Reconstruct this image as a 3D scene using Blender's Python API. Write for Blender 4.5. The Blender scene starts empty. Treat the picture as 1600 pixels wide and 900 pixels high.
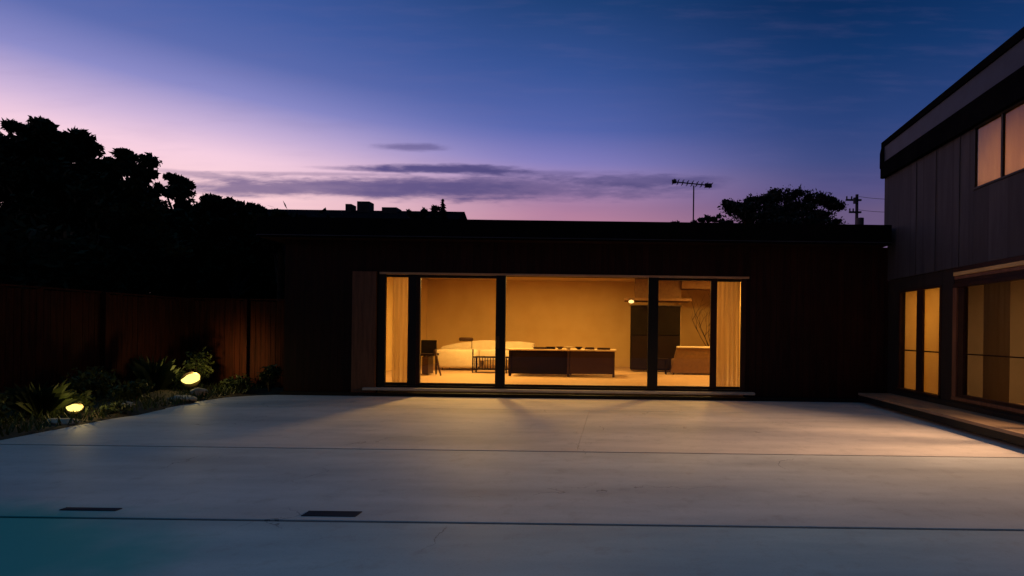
import bpy, bmesh, math, random
from mathutils import Vector, Matrix
random.seed(7)
S = bpy.context.scene
COL = S.collection

# ------------------------------------------------------------ camera
H = 1.384                       # eye height above the terrace
F = 860.0                       # focal length in photo pixels
ROLL = 0.0131
cd = bpy.data.cameras.new("camera")
cam = bpy.data.objects.new("camera", cd); COL.objects.link(cam)
cam.location = (0, 0, H); cam.rotation_euler = (math.pi/2, -ROLL, 0)
cd.sensor_width = 36; cd.lens = 36*F/1600; cd.shift_x = -0.1; cd.shift_y = 0.0425
cd.clip_start = .05; cd.clip_end = 3000
S.camera = cam
S.view_settings.view_transform = 'Standard'; S.view_settings.look = 'None'
S.view_settings.exposure = 0; S.view_settings.gamma = 1
S.render.engine = 'CYCLES'
S.cycles.max_bounces = 10; S.cycles.transparent_max_bounces = 12
S.cycles.sample_clamp_indirect = 4

def W(px, py, Y):
    """photo pixel + distance -> place in metres"""
    dx, dy = px-960, py-518
    return Vector(((dx+ROLL*dy)*Y/F, Y, H-(dy-ROLL*dx)*Y/F))

def lin(r, g, b):
    f = lambda c: (c/255/12.92) if c/255 <= .04045 else ((c/255+.055)/1.055)**2.4
    return (f(r), f(g), f(b), 1)

# ------------------------------------------------------------ node helper
class N:
    def __init__(s, tree): s.t = tree
    def n(s, kind, ins=None, **kw):
        nd = s.t.nodes.new(kind)
        for k, v in kw.items(): setattr(nd, k, v)
        for k, v in (ins or {}).items():
            if isinstance(v, bpy.types.NodeSocket): s.t.links.new(v, nd.inputs[k])
            else: nd.inputs[k].default_value = v
        return nd
    def m(s, op, a, b=0.0, c=0.0, clamp=False):
        return s.n('ShaderNodeMath', {0: a, 1: b, 2: c}, operation=op, use_clamp=clamp).outputs[0]
    def mix(s, f, a, b, blend='MIX'):
        nd = s.t.nodes.new('ShaderNodeMix'); nd.data_type = 'RGBA'; nd.blend_type = blend; nd.clamp_factor = True
        for k, v in ((0, f), (6, a), (7, b)):
            if isinstance(v, bpy.types.NodeSocket): s.t.links.new(v, nd.inputs[k])
            else: nd.inputs[k].default_value = v
        return nd.outputs[2]
    def ramp(s, f, stops, interp='LINEAR'):
        nd = s.t.nodes.new('ShaderNodeValToRGB'); s.t.links.new(f, nd.inputs[0])
        cr = nd.color_ramp; cr.interpolation = interp
        while len(cr.elements) < len(stops): cr.elements.new(.5)
        for e, (p, c) in zip(cr.elements, stops): e.position = p; e.color = c
        return nd.outputs[0]
    def smooth(s, x, a, b):
        nd = s.n('ShaderNodeMapRange', {0: x, 1: a, 2: b, 3: 0., 4: 1.}, interpolation_type='SMOOTHSTEP')
        return nd.outputs[0]

# ------------------------------------------------------------ world: dusk sky by direction
w = bpy.data.worlds.new("World"); S.world = w; w.use_nodes = True
w.node_tree.nodes.clear(); g = N(w.node_tree)
tc = g.n('ShaderNodeTexCoord')
sx = g.n('ShaderNodeSeparateXYZ', {0: tc.outputs['Generated']})
X, Y, Z = sx.outputs
az = g.m('MULTIPLY', g.m('ARCTAN2', X, Y), 57.2958)
el = g.m('MULTIPLY', g.m('ARCSINE', Z), 57.2958)
e = g.m('DIVIDE', el, 90., clamp=True)
def R(lst): return g.ramp(e, [(d/90, lin(*c)) for d, c in lst])
rL = R([(0,(250,190,190)),(11.5,(255,212,218)),(14.2,(246,208,226)),(16.2,(206,182,218)),(19,(140,140,200)),(22,(92,108,174)),(26,(66,92,160)),(32,(46,76,138)),(45,(34,74,116)),(65,(64,116,150)),(90,(70,126,158))])
rM = R([(0,(190,120,130)),(11.3,(186,130,158)),(12.6,(172,126,160)),(15,(168,140,186)),(17,(132,126,190)),(20,(86,102,172)),(25,(56,84,150)),(31,(30,64,118)),(45,(30,70,114)),(65,(64,116,150)),(90,(70,126,158))])
rR = R([(0,(120,90,110)),(11.5,(104,88,126)),(13.5,(84,80,130)),(16.5,(60,74,128)),(19.5,(42,66,122)),(25,(20,54,106)),(30,(8,42,88)),(45,(26,64,106)),(65,(64,116,150)),(90,(70,126,158))])
rB = R([(0,(12,18,34)),(20,(16,30,55)),(45,(18,42,70)),(65,(60,110,144)),(90,(70,126,158))])
c1 = g.mix(g.smooth(az, -38., -4.), rL, rM)
c2 = g.mix(g.smooth(az, -8., 24.), c1, rR)
back = g.smooth(g.m('ABSOLUTE', g.m('ADD', az, 30.)), 70., 125.)
sky = g.mix(back, c2, rB)
# clouds: long flat bands near the horizon, on a distant vertical sheet to the north
yy_ = g.m('MAXIMUM', Y, .05)
U = g.m('MULTIPLY', g.m('DIVIDE', X, yy_), 8.6); V = g.m('MULTIPLY', g.m('DIVIDE', Z, yy_), 8.6)
front = g.smooth(Y, .05, .25)
cv = g.n('ShaderNodeCombineXYZ', {0: g.m('MULTIPLY', U, .75), 1: g.m('MULTIPLY', V, 5.5), 2: 3.1})
nz = g.n('ShaderNodeTexNoise', {'Vector': cv.outputs[0], 'Scale': 1.0, 'Detail': 5.0, 'Roughness': .55})
nv = g.m('SUBTRACT', nz.outputs[0], .5)
cv2 = g.n('ShaderNodeCombineXYZ', {0: g.m('MULTIPLY', U, 2.6), 1: g.m('MULTIPLY', V, 12.), 2: 7.7})
nz2 = g.n('ShaderNodeTexNoise', {'Vector': cv2.outputs[0], 'Scale': 1.0, 'Detail': 4.0, 'Roughness': .6})
nv2 = g.m('SUBTRACT', nz2.outputs[0], .5)
def cloud(u0, v0, ru, rv, soft, amt, n1=1.7, n2=1.1, tilt=0.):
    da = g.m('SUBTRACT', U, u0)
    de = g.m('SUBTRACT', g.m('SUBTRACT', V, v0), g.m('MULTIPLY', da, tilt))
    r = g.m('ADD', g.m('POWER', g.m('ABSOLUTE', g.m('DIVIDE', da, ru)), 2.), g.m('POWER', g.m('ABSOLUTE', g.m('DIVIDE', de, rv)), 2.))
    r = g.m('ADD', g.m('SQRT', r), g.m('ADD', g.m('MULTIPLY', nv, n1), g.m('MULTIPLY', nv2, n2)))
    return g.m('MULTIPLY', g.m('MULTIPLY', g.m('SUBTRACT', 1., g.smooth(r, 1.-soft, 1.+soft)), amt), front)
cc = g.mix(g.smooth(az, -35., 5.), lin(88, 78, 132), lin(76, 72, 122))
# main bank, lens cloud above it, little ones
for (a0, e0, ra, re, soft, amt, tilt) in [
        (-4.3, 2.19, 2.6, .15, .5, .78, .0), (-1.9, 2.22, 2.4, .17, .6, .68, .0), (.35, 2.36, 1.2, .09, .5, .7, -.0), (1.3, 2.28, .35, .05, .6, .5, 0.),
        (-2.75, 2.50, 1.15, .075, .5, .98, .0), (-3.25, 2.84, .5, .055, .6, .6, 0.), (-3.9, 2.48, .8, .03, .6, .4, -.03),
        (-1.2, 2.46, 1.2, .05, .7, .4, 0.), (-6.4, 2.35, .8, .05, .7, .45, -.1), (-4.6, 2.4, 1.5, .03, .7, .4, 0.)]:
    sky = g.mix(cloud(a0, e0, ra, re, soft, amt, tilt=tilt), sky, cc)
# very faint streaks over the whole sky
sky = g.mix(g.m('MULTIPLY', g.m('MULTIPLY', g.smooth(nz.outputs[0], .45, .75), .07), front), sky, lin(120, 110, 160))
hsv = g.n('ShaderNodeHueSaturation', {'Saturation': 1.0, 'Value': 1.0, 'Color': sky}); sky = hsv.outputs[0]
below = g.smooth(el, -1., 0.)
sky = g.mix(below, lin(6, 7, 9), sky)
bg = g.n('ShaderNodeBackground', {'Color': sky, 'Strength': 1.0})
g.t.links.new(bg.outputs[0], g.n('ShaderNodeOutputWorld').inputs[0])

# ------------------------------------------------------------ materials
def mat(name, c1, c2=None, rough=.7, scale=3., spec=.3, bump=0., stretch=(1,1,1), detail=6., metal=0., extra=None, translucent=None, coord='Object'):
    m = bpy.data.materials.new(name); m.use_nodes = True; m.node_tree.nodes.clear(); h = N(m.node_tree)
    c1 = (*c1, 1); c2 = (*(c2 or [v*.6 for v in c1[:3]]), 1)
    t = h.n('ShaderNodeTexCoord'); mp = h.n('ShaderNodeMapping', {0: t.outputs[coord], 3: stretch})
    no = h.n('ShaderNodeTexNoise', {'Vector': mp.outputs[0], 'Scale': scale, 'Detail': detail, 'Roughness': .6})
    f = h.smooth(no.outputs[0], .3, .72)
    colr = h.mix(f, c1, c2)
    if extra: colr = extra(h, t, colr)
    b = h.n('ShaderNodeBsdfPrincipled', {'Base Color': colr, 'Roughness': rough, 'Metallic': metal, 'Specular IOR Level': spec})
    if bump:
        bp = h.n('ShaderNodeBump', {'Height': no.outputs[0], 'Strength': bump, 'Distance': .02}); m.node_tree.links.new(bp.outputs[0], b.inputs['Normal'])
    out = b.outputs[0]
    if translucent:
        tr = h.n('ShaderNodeBsdfTranslucent', {'Color': colr})
        out = h.n('ShaderNodeMixShader', {0: translucent, 1: out, 2: tr.outputs[0]}).outputs[0]
    m.node_tree.links.new(out, h.n('ShaderNodeOutputMaterial').inputs[0])
    return m

def slab_extra(h, t, colr):
    mp = h.n('ShaderNodeMapping', {0: t.outputs['Object'], 3: (.25, .9, 1)})
    n2 = h.n('ShaderNodeTexNoise', {'Vector': mp.outputs[0], 'Scale': 1.1, 'Detail': 3.})
    colr = h.mix(h.m('MULTIPLY', h.smooth(n2.outputs[0], .42, .7), .35), colr, (.16, .17, .18, 1))
    n3 = h.n('ShaderNodeTexNoise', {'Vector': t.outputs['Object'], 'Scale': 4.5, 'Detail': 6., 'Roughness': .7})
    colr = h.mix(h.m('MULTIPLY', h.smooth(n3.outputs[0], .5, .72), .30), colr, (.20, .19, .18, 1))
    dv = h.n('ShaderNodeTexNoise', {'Vector': t.outputs['Object'], 'Scale': 2.5, 'Detail': 5.})
    vv = h.n('ShaderNodeVectorMath', {0: t.outputs['Object'], 1: dv.outputs[1]}, operation='ADD')
    vo = h.n('ShaderNodeTexVoronoi', {'Vector': vv.outputs[0], 'Scale': .33}, feature='DISTANCE_TO_EDGE')
    colr = h.mix(h.m('MULTIPLY', h.m('MULTIPLY', h.m('LESS_THAN', vo.outputs[0], .0022), h.smooth(n2.outputs[0], .5, .6)), .6), colr, (.06, .06, .06, 1))
    sp = h.n('ShaderNodeTexNoise', {'Vector': t.outputs['Object'], 'Scale': 60., 'Detail': 2.})
    return h.mix(h.m('MULTIPLY', h.smooth(sp.outputs[0], .55, .7), .12), colr, (.1, .1, .1, 1))
def teal_patch(h, t, colr):
    colr = slab_extra(h, t, colr)
    s = h.n('ShaderNodeSeparateXYZ', {0: t.outputs['Object']})
    nn = h.n('ShaderNodeTexNoise', {'Vector': t.outputs['Object'], 'Scale': 1.3, 'Detail': 4.})
    # soft-edged teal patch mixed into the colour at the left end of the front slab
    r = h.m('SQRT', h.m('ADD', h.m('POWER', h.m('DIVIDE', h.m('ADD', s.outputs[0], 4.4), 1.75), 2.), h.m('POWER', h.m('DIVIDE', h.m('SUBTRACT', s.outputs[1], 3.2), 1.0), 2.)))
    r = h.m('ADD', r, h.m('MULTIPLY', h.m('SUBTRACT', nn.outputs[0], .5), .9))
    f = h.m('SUBTRACT', 1., h.smooth(r, .6, 1.2))
    return h.mix(h.m('MULTIPLY', f, .9), colr, (.012, .30, .28, 1))
def boards(width, axis, dark=(.02, .012, .01)):
    def ex(h, t, colr):
        s = h.n('ShaderNodeSeparateXYZ', {0: t.outputs['Object']})
        u = h.m('DIVIDE', s.outputs[axis], width)
        fr = h.m('FRACT', u)
        cell = h.m('FLOOR', u)
        wn = h.n('ShaderNodeTexWhiteNoise', {'W': cell}, noise_dimensions='1D')
        colr = h.mix(h.m('MULTIPLY', wn.outputs[0], .45), colr, (*[c*.5 for c in dark], 1))
        edge = h.m('ADD', h.m('LESS_THAN', fr, .05), h.m('GREATER_THAN', fr, .95), clamp=True)
        return h.mix(edge, colr, (*dark, 1))
    return ex

M = {}
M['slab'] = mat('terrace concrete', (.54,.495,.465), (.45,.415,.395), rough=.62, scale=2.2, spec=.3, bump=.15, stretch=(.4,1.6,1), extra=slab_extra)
M['slab_front'] = mat('smooth concrete', (.43,.455,.465), (.35,.375,.39), rough=.58, scale=1.8, spec=.14, bump=.05, stretch=(.4,1.6,1), extra=teal_patch)  # slightly cool: a little sky blue is mixed into the concrete colour
M['slab_near'] = mat('sky tinted smooth concrete', (.33,.44,.47), (.26,.36,.40), rough=.55, scale=1.8, spec=.16, bump=.05, stretch=(.4,1.6,1), extra=teal_patch)  # blue of the reflected sky is painted into this slab's colour
M['subbase'] = mat('slab bed', (.02,.02,.022), rough=.9)
M['soil'] = mat('garden soil', (.05,.035,.02), (.02,.016,.012), rough=.95, scale=9, bump=.6)
M['ground'] = mat('open ground', (.035,.04,.025), (.02,.022,.018), rough=.95, scale=.6)
M['cladding'] = mat('red brown cladding', (.030,.008,.005), (.014,.004,.003), rough=.7, scale=5, spec=.15, stretch=(3,3,.3), extra=boards(.14, 0, (.008,.004,.003)))
M['post'] = mat('brown timber post', (.16,.07,.035), (.10,.04,.02), rough=.6, scale=6, stretch=(3,3,.3))
M['upper'] = mat('grey weathered cladding', (.048,.043,.048), (.030,.027,.031), rough=.75, scale=4, stretch=(2,2,.25), extra=boards(.44, 1, (.026,.023,.026)))
M['sidewall'] = mat('dark ground floor cladding', (.018,.011,.008), (.010,.007,.005), rough=.75, scale=4, stretch=(2,2,.25))
M['black'] = mat('black painted metal', (.012,.011,.011), (.008,.008,.008), rough=.5, spec=.2)
M['matt'] = mat('matt black timber', (.006,.006,.007), (.004,.004,.005), rough=1., spec=0.)
M['brownframe'] = mat('dark brown frame', (.035,.013,.008), (.02,.009,.006), rough=.5, spec=.2)
M['fascia'] = mat('slate blue fascia metal', (.026,.034,.055), (.018,.023,.038), rough=.55, scale=3)
M['rooftop'] = mat('dark roofing', (.010,.010,.011), rough=1., spec=0.)
M['sill'] = mat('pale stone sill', (.42,.38,.31), (.34,.30,.25), rough=.6, scale=6)
M['ledge'] = mat('worn timber ledge', (.28,.19,.12), (.19,.125,.08), rough=.55, scale=4, stretch=(3,.5,1))
M['gold'] = mat('honey timber lintel', (.55,.36,.14), (.42,.26,.09), rough=.4, scale=4, stretch=(2,.3,2))
M['track'] = mat('pale timber head track', (.55,.33,.17), (.45,.26,.13), rough=.5)
M['inwall'] = mat('ochre plaster', (.62,.44,.20), (.56,.38,.16), rough=.8, scale=1.2)
M['inwall_tan'] = mat('tan plaster', (.20,.15,.085), (.16,.12,.065), rough=.8, scale=1.2)
M['infloor'] = mat('oak floor', (.50,.34,.20), (.40,.26,.15), rough=.45, scale=3, stretch=(.5,3,1))
M['ceil'] = mat('ceiling plaster', (.50,.36,.18), (.46,.32,.15), rough=.85)
M['curtain'] = mat('cream curtain cloth', (.78,.62,.42), (.75,.59,.39), rough=.9, scale=4, stretch=(6,6,.4), translucent=.62)
M['sheer'] = mat('tan sheer cloth', (.34,.26,.15), (.31,.235,.135), rough=.95, scale=3, stretch=(1,3,.3), translucent=.6)
M['darkcurtain'] = mat('olive curtain cloth', (.05,.045,.025), (.03,.02,.012), rough=.9, scale=4, stretch=(6,6,.4))
M['blind'] = mat('amber paper blind', (.80,.60,.30), (.74,.54,.26), rough=.9, scale=2, translucent=.7)
M['blindpink'] = mat('peach paper blind', (.76,.60,.26), (.64,.48,.20), rough=.9, scale=1.5, stretch=(1,4,.6), translucent=.7)
M['white'] = mat('cream linen', (.62,.52,.38), (.54,.45,.32), rough=.9, scale=5)
M['darkwood'] = mat('dark walnut', (.014,.006,.003), (.009,.004,.002), rough=.7, spec=.12, scale=5, stretch=(.4,2,2))
M['midwood'] = mat('brown walnut', (.050,.021,.009), (.034,.014,.006), rough=.5, scale=5, stretch=(.4,2,2))
M['palewood'] = mat('pale maple', (.62,.45,.27), (.52,.37,.21), rough=.4, scale=5, stretch=(.4,2,2))
M['greenblack'] = mat('dark green paint', (.014,.010,.005), (.010,.007,.003), rough=.95, scale=3, spec=.03)
M['brownfab'] = mat('brown upholstery', (.16,.085,.035), (.12,.06,.025), rough=.95, scale=12)
M['bronze'] = mat('bronze metal', (.10,.07,.04), (.06,.04,.025), rough=.4, metal=.8)
M['stone'] = mat('garden stone', (.34,.30,.25), (.20,.18,.15), rough=.85, scale=9, bump=.5)
M['bark'] = mat('bark', (.05,.035,.025), (.03,.02,.015), rough=.95, scale=8)
M['leaf'] = mat('tree leaves', (.022,.03,.015), (.012,.018,.010), rough=.85, spec=.1, scale=2, coord='Object')
M['leaf_far'] = mat('far leaves', (.03,.035,.03), (.018,.02,.02), rough=.85, spec=.1, scale=2)
M['shrub'] = mat('shrub leaves', (.045,.065,.018), (.018,.03,.009), rough=.6, scale=6, translucent=.2)
M['fence'] = mat('red cedar fence', (.045,.011,.005), (.018,.005,.0025), rough=.75, scale=5, spec=.1, stretch=(4,4,.3))
M['ceramic'] = mat('glazed ceramic', (.45,.25,.12), (.30,.15,.07), rough=.3)
M['farhouse'] = mat('far render wall', (.04,.035,.04), rough=.9)
M['farroof'] = mat('far slate roof', (.012,.012,.018), rough=1., spec=0.)
M['pole'] = mat('weathered pole', (.06,.05,.06), rough=.8)

def emit(name, c, s):
    m = bpy.data.materials.new(name); m.use_nodes = True; m.node_tree.nodes.clear(); h = N(m.node_tree)
    t = h.n('ShaderNodeTexCoord'); no = h.n('ShaderNodeTexNoise', {'Vector': t.outputs['Object'], 'Scale': 14.})
    colr = h.mix(h.m('MULTIPLY', no.outputs[0], .4), (*c, 1), (c[0], c[1]*.85, c[2]*.6, 1))
    em = h.n('ShaderNodeEmission', {'Color': colr, 'Strength': s})
    m.node_tree.links.new(em.outputs[0], h.n('ShaderNodeOutputMaterial').inputs[0]); return m
M['lens'] = emit('lit lamp lens', (1., .80, .20), 1.9)
M['bulb'] = emit('lit ceiling diffuser', (1., .62, .22), 3.)

def glassmat():
    m = bpy.data.materials.new('window glass'); m.use_nodes = True; m.node_tree.nodes.clear(); h = N(m.node_tree)
    fr = h.n('ShaderNodeFresnel', {'IOR': 1.45})
    no = h.n('ShaderNodeTexNoise', {'Scale': 1.5, 'Detail': 3.})
    tint = h.mix(no.outputs[0], (.90,.88,.84,1), (.84,.82,.78,1))
    tr = h.n('ShaderNodeBsdfTransparent', {'Color': tint})
    gl = h.n('ShaderNodeBsdfGlossy', {'Color': (1,1,1,1), 'Roughness': .02})
    ge = h.n('ShaderNodeNewGeometry')
    ff = h.m('MULTIPLY', fr.outputs[0], h.m('SUBTRACT', 1., ge.outputs['Backfacing']))
    mx = h.n('ShaderNodeMixShader', {0: ff, 1: tr.outputs[0], 2: gl.outputs[0]})
    m.node_tree.links.new(mx.outputs[0], h.n('ShaderNodeOutputMaterial').inputs[0]); return m
M['glass'] = glassmat()

# ------------------------------------------------------------ mesh helpers
class MB:
    def __init__(s): s.b = bmesh.new()
    def box(s, x0, x1, y0, y1, z0, z1, bev=0., rot=None, piv=None):
        r = bmesh.ops.create_cube(s.b, size=1)['verts']
        mtx = Matrix.Translation(((x0+x1)/2, (y0+y1)/2, (z0+z1)/2)) @ Matrix.Diagonal((abs(x1-x0), abs(y1-y0), abs(z1-z0), 1))
        bmesh.ops.transform(s.b, matrix=mtx, verts=r)
        if bev:
            ed = list({e for v in r for e in v.link_edges})
            o = bmesh.ops.bevel(s.b, geom=ed, offset=bev, segments=2, affect='EDGES', profile=.5)
            r = o['verts'] if False else [v for v in s.b.verts if v.is_valid and v in set(o['verts'])] or r
        if rot is not None:
            p = Vector(piv or ((x0+x1)/2, (y0+y1)/2, (z0+z1)/2))
            bmesh.ops.transform(s.b, matrix=Matrix.Translation(p) @ rot @ Matrix.Translation(-p), verts=[v for v in r if v.is_valid])
        return s
    def tube(s, pts, rads, seg=8):
        pts = [Vector(p) for p in pts]
        if not isinstance(rads, (list, tuple)): rads = [rads]*len(pts)
        rings = []
        for i, p in enumerate(pts):
            d = (pts[min(i+1, len(pts)-1)] - pts[max(i-1, 0)]).normalized()
            u = d.cross(Vector((0, 0, 1)));
            if u.length < .05: u = d.cross(Vector((0, 1, 0)))
            u.normalize(); v = d.cross(u)
            rings.append([s.b.verts.new(p + (u*math.cos(a)+v*math.sin(a))*rads[i]) for a in [2*math.pi*k/seg for k in range(seg)]])
        for a, c in zip(rings, rings[1:]):
            for k in range(seg):
                s.b.faces.new((a[k], a[(k+1) % seg], c[(k+1) % seg], c[k]))
        s.b.faces.new(rings[0]); s.b.faces.new(rings[-1][::-1])
        return s
    def poly(s, pts):
        s.b.faces.new([s.b.verts.new(p) for p in pts]); return s
    def prism(s, pts, vec):
        a = [s.b.verts.new(p) for p in pts]; c = [s.b.verts.new(Vector(p)+Vector(vec)) for p in pts]
        s.b.faces.new(a); s.b.faces.new(c[::-1]); n = len(a)
        for k in range(n): s.b.faces.new((a[k], a[(k+1) % n], c[(k+1) % n], c[k]))
        bmesh.ops.recalc_face_normals(s.b, faces=s.b.faces)
        return s
    def blob(s, c, r, sub=3, amp=.18, seed=0):
        v = bmesh.ops.create_icosphere(s.b, subdivisions=sub, radius=1)['verts']
        rnd = random.Random(seed); ph = [rnd.uniform(0, 6) for _ in range(6)]
        for q in v:
            p = q.co; k = 1+amp*(math.sin(3*p.x+ph[0])*math.sin(2.6*p.y+ph[1])+.6*math.sin(5*p.z+ph[2]+4*p.x))
            q.co = Vector(c)+Vector((p.x*r[0]*k, p.y*r[1]*k, p.z*r[2]*k))
        return s
    def build(s, name, m, parent=None, smooth=False):
        me = bpy.data.meshes.new(name); s.b.to_mesh(me); s.b.free()
        me.materials.append(m)
        if smooth:
            for p in me.polygons: p.use_smooth = True
        o = bpy.data.objects.new(name, me); COL.objects.link(o)
        if parent:
            o.parent = parent
            if parent.type == 'EMPTY': o.matrix_parent_inverse = Matrix.Translation(-parent.location)
        return o
def tag(o, label=None, cat=None, group=None, kind=None):
    for k, v in (('label', label), ('category', cat), ('group', group), ('kind', kind)):
        if v: o[k] = v
    return o
def empty(name, loc, label, cat, group=None):
    o = bpy.data.objects.new(name, None); COL.objects.link(o); o.location = loc; o.empty_display_size = .2
    return tag(o, label, cat, group)
def B(x0, x1, y0, y1, z0, z1, name, m, parent=None, bev=0.):
    return MB().box(x0, x1, y0, y1, z0, z1, bev).build(name, m, parent)
def cloth(x0, x1, y, z0, z1, folds, amp, along='x'):
    """hanging folded cloth with thickness"""
    mb = MB(); n = folds*8; top = []; bot = []
    for side in (0, 1):
        t, b = [], []
        for i in range(n+1):
            u = i/n; ph = u*folds*2*math.pi
            d = amp*math.sin(ph)+amp*.35*math.sin(ph*.37+1)+side*.006
            p = x0+(x1-x0)*u
            flare = 1+.25*0
            t.append((p, y+d*.6) if along == 'x' else (y+d*.6, p)); b.append((p, y+d*1.3) if along == 'x' else (y+d*1.3, p))
        top.append([mb.b.verts.new((*q, z1)) for q in t]); bot.append([mb.b.verts.new((*q, z0)) for q in b])
    for sde in (0, 1):
        for i in range(n): mb.b.faces.new((top[sde][i], top[sde][i+1], bot[sde][i+1], bot[sde][i]))
    for i in range(n):
        mb.b.faces.new((top[0][i], top[0][i+1], top[1][i+1], top[1][i])); mb.b.faces.new((bot[0][i], bot[0][i+1], bot[1][i+1], bot[1][i]))
    for i in (0, n): mb.b.faces.new((top[0][i], top[1][i], bot[1][i], bot[0][i]))
    return mb
def lamp(name, kind, loc, energy, color, parent=None, **kw):
    d = bpy.data.lights.new(name, kind); d.energy = energy; d.color = color
    rot = kw.pop('rot', None); target = kw.pop('target', None)
    for k, v in kw.items(): setattr(d, k, v)
    o = bpy.data.objects.new(name, d); COL.objects.link(o); o.location = loc
    if rot: o.rotation_euler = rot
    if target is not None: o.rotation_euler = (Vector(target)-Vector(loc)).to_track_quat('-Z', 'Y').to_euler()
    if parent:
        o.parent = parent
        if parent.type == 'EMPTY': o.matrix_parent_inverse = Matrix.Translation(-parent.location)
    return o

# ============================================================ SETTING
D = 11.44          # plane of the main glazed wall
RX = 5.65          # plane of the right-hand house's wall
gmb = MB(); gmb.poly([(-900,-900,-.30),(900,-900,-.30),(900,1500,-.30),(-900,1500,-.30)])
tag(gmb.build('ground', M['ground']), kind='structure')
# garden bed, gently mounded
mb = MB(); nx, ny = 14, 40; vs = {}
for i in range(nx+1):
    for j in range(ny+1):
        yy = -4+17.2*j/ny; xl = -10.2; xr = -7.12-.07*max(0, yy-6); xx = xl+(xr-xl)*i/nx
        hh = .10*math.sin(math.pi*i/nx)+.05*math.sin(2.1*xx+1.3*yy)+.03*math.sin(5*yy+xx*3)
        vs[i, j] = mb.b.verts.new((xx, yy, -.03+hh*(0.25 if i == nx else 1)))
for i in range(nx):
    for j in range(ny): mb.b.faces.new((vs[i,j], vs[i+1,j], vs[i+1,j+1], vs[i,j+1]))
tag(mb.build('garden_bed', M['soil'], smooth=True), kind='structure')
B(-7.9, 5.6, -6, 11.25, -.29, -.05, 'terrace_base', M['subbase'])
tag(bpy.data.objects['terrace_base'], kind='structure')
def slab(pts, m, name='terrace_slab'):
    o = MB().prism([(x, y, -.049) for x, y in pts], (0, 0, .049)).build(name, m); tag(o, kind='structure'); 
    bm = bmesh.new(); bm.from_mesh(o.data); bmesh.ops.bevel(bm, geom=list(bm.edges), offset=.004, segments=1, affect='EDGES'); bm.to_mesh(o.data); bm.free()
    return o
J = .018
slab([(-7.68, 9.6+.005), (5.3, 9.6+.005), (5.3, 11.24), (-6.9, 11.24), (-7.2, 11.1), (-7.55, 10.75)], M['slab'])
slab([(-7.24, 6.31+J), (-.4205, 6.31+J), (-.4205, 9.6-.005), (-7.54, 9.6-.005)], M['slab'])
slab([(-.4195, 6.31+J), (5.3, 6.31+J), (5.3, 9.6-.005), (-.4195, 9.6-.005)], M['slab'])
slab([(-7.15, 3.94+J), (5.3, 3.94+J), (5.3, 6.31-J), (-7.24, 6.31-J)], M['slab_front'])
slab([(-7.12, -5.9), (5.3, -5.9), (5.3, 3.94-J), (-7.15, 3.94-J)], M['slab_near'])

# ============================================================ MAIN HOUSE
hs = empty('single_storey_house', (-.5, D, 0), 'low flat roofed dark timber house with long glowing glazed front across the terrace', 'house')
HX0, HX1, HB = -6.85, RX+.02, 19.2
OX0, OX1, OZ0, OZ1 = -4.90, 2.72, .17, 2.51
# plinth, front walls left / right / above
B(HX0, HX1, D-.14, D+.12, -.25, .055, 'plinth', M['black'], hs)
def wallpiece(x0, x1, z0, z1): return B(x0, x1, D-.02, D+.14, z0, z1, 'wall', M['cladding'], hs)
wallpiece(HX0, OX0-.003, .058, 3.2); wallpiece(OX1+.003, HX1, .058, 3.2); wallpiece(OX0, OX1, OZ1+.05, 3.2)
B(HX0, HX0+.15, D+.143, HB, -.25, 3.2, 'wall', M['cladding'], hs)
B(HX0, HX1+3, HB+.003, HB+.15, -.25, 3.2, 'wall', M['cladding'], hs)
B(HX1-.15, HX1, D+.143, HB, -.25, 3.2, 'wall', M['cladding'], hs)
B(-5.42, -4.93, D-.085, D-.023, .06, 2.56, 'post', M['post'], hs, .004)
B(HX0-.35, HX1-.12, D-.34, HB+.3, 3.42, 3.585, 'roof', M['rooftop'], hs)
fa = B(HX0-.37, HX1-.12, D-.37, D-.343, 3.20, 3.60, 'fascia', M['matt'], hs)
B(HX0-.36, HX1-.12, D-.342, D+.6, 3.203, 3.24, 'soffit', M['cladding'], hs)
B(HX0-.37, HX1-.12, D-.392, D-.373, 3.235, 3.25, 'drip_edge', M['fascia'], hs)
# sill and head track
B(-5.15, 2.90, D-.17, D-.022, .115, .165, 'sill', M['sill'], hs, .006)
B(OX0+.02, OX1+.06, D-.045, D+.10, OZ1+.003, OZ1+.045, 'head_track', M['track'], hs, .003)
# interior shell
B(-6.5, HX1-.16, D+.15, HB, .05, .17, 'interior_floor', M['infloor'], hs)
B(-6.5, HX1-.16, HB-.12, HB-.003, .17, 3.1, 'interior_wall', M['inwall'], hs)
B(-6.62, -6.503, D+.15, HB-.003, .17, 3.1, 'interior_wall', M['inwall'], hs)
B(3.6, 3.72, D+.15, HB-.123, .17, 3.1, 'interior_wall', M['inwall'], hs)
B(-6.5, 3.6, D+.15, HB-.123, 3.103, 3.18, 'ceiling', M['ceil'], hs)
# partition closing off the room behind the cabinet
B(2.02, 2.10, 17.4, HB-.123, .173, 3.1, 'partition', M['inwall'], hs)

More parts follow.
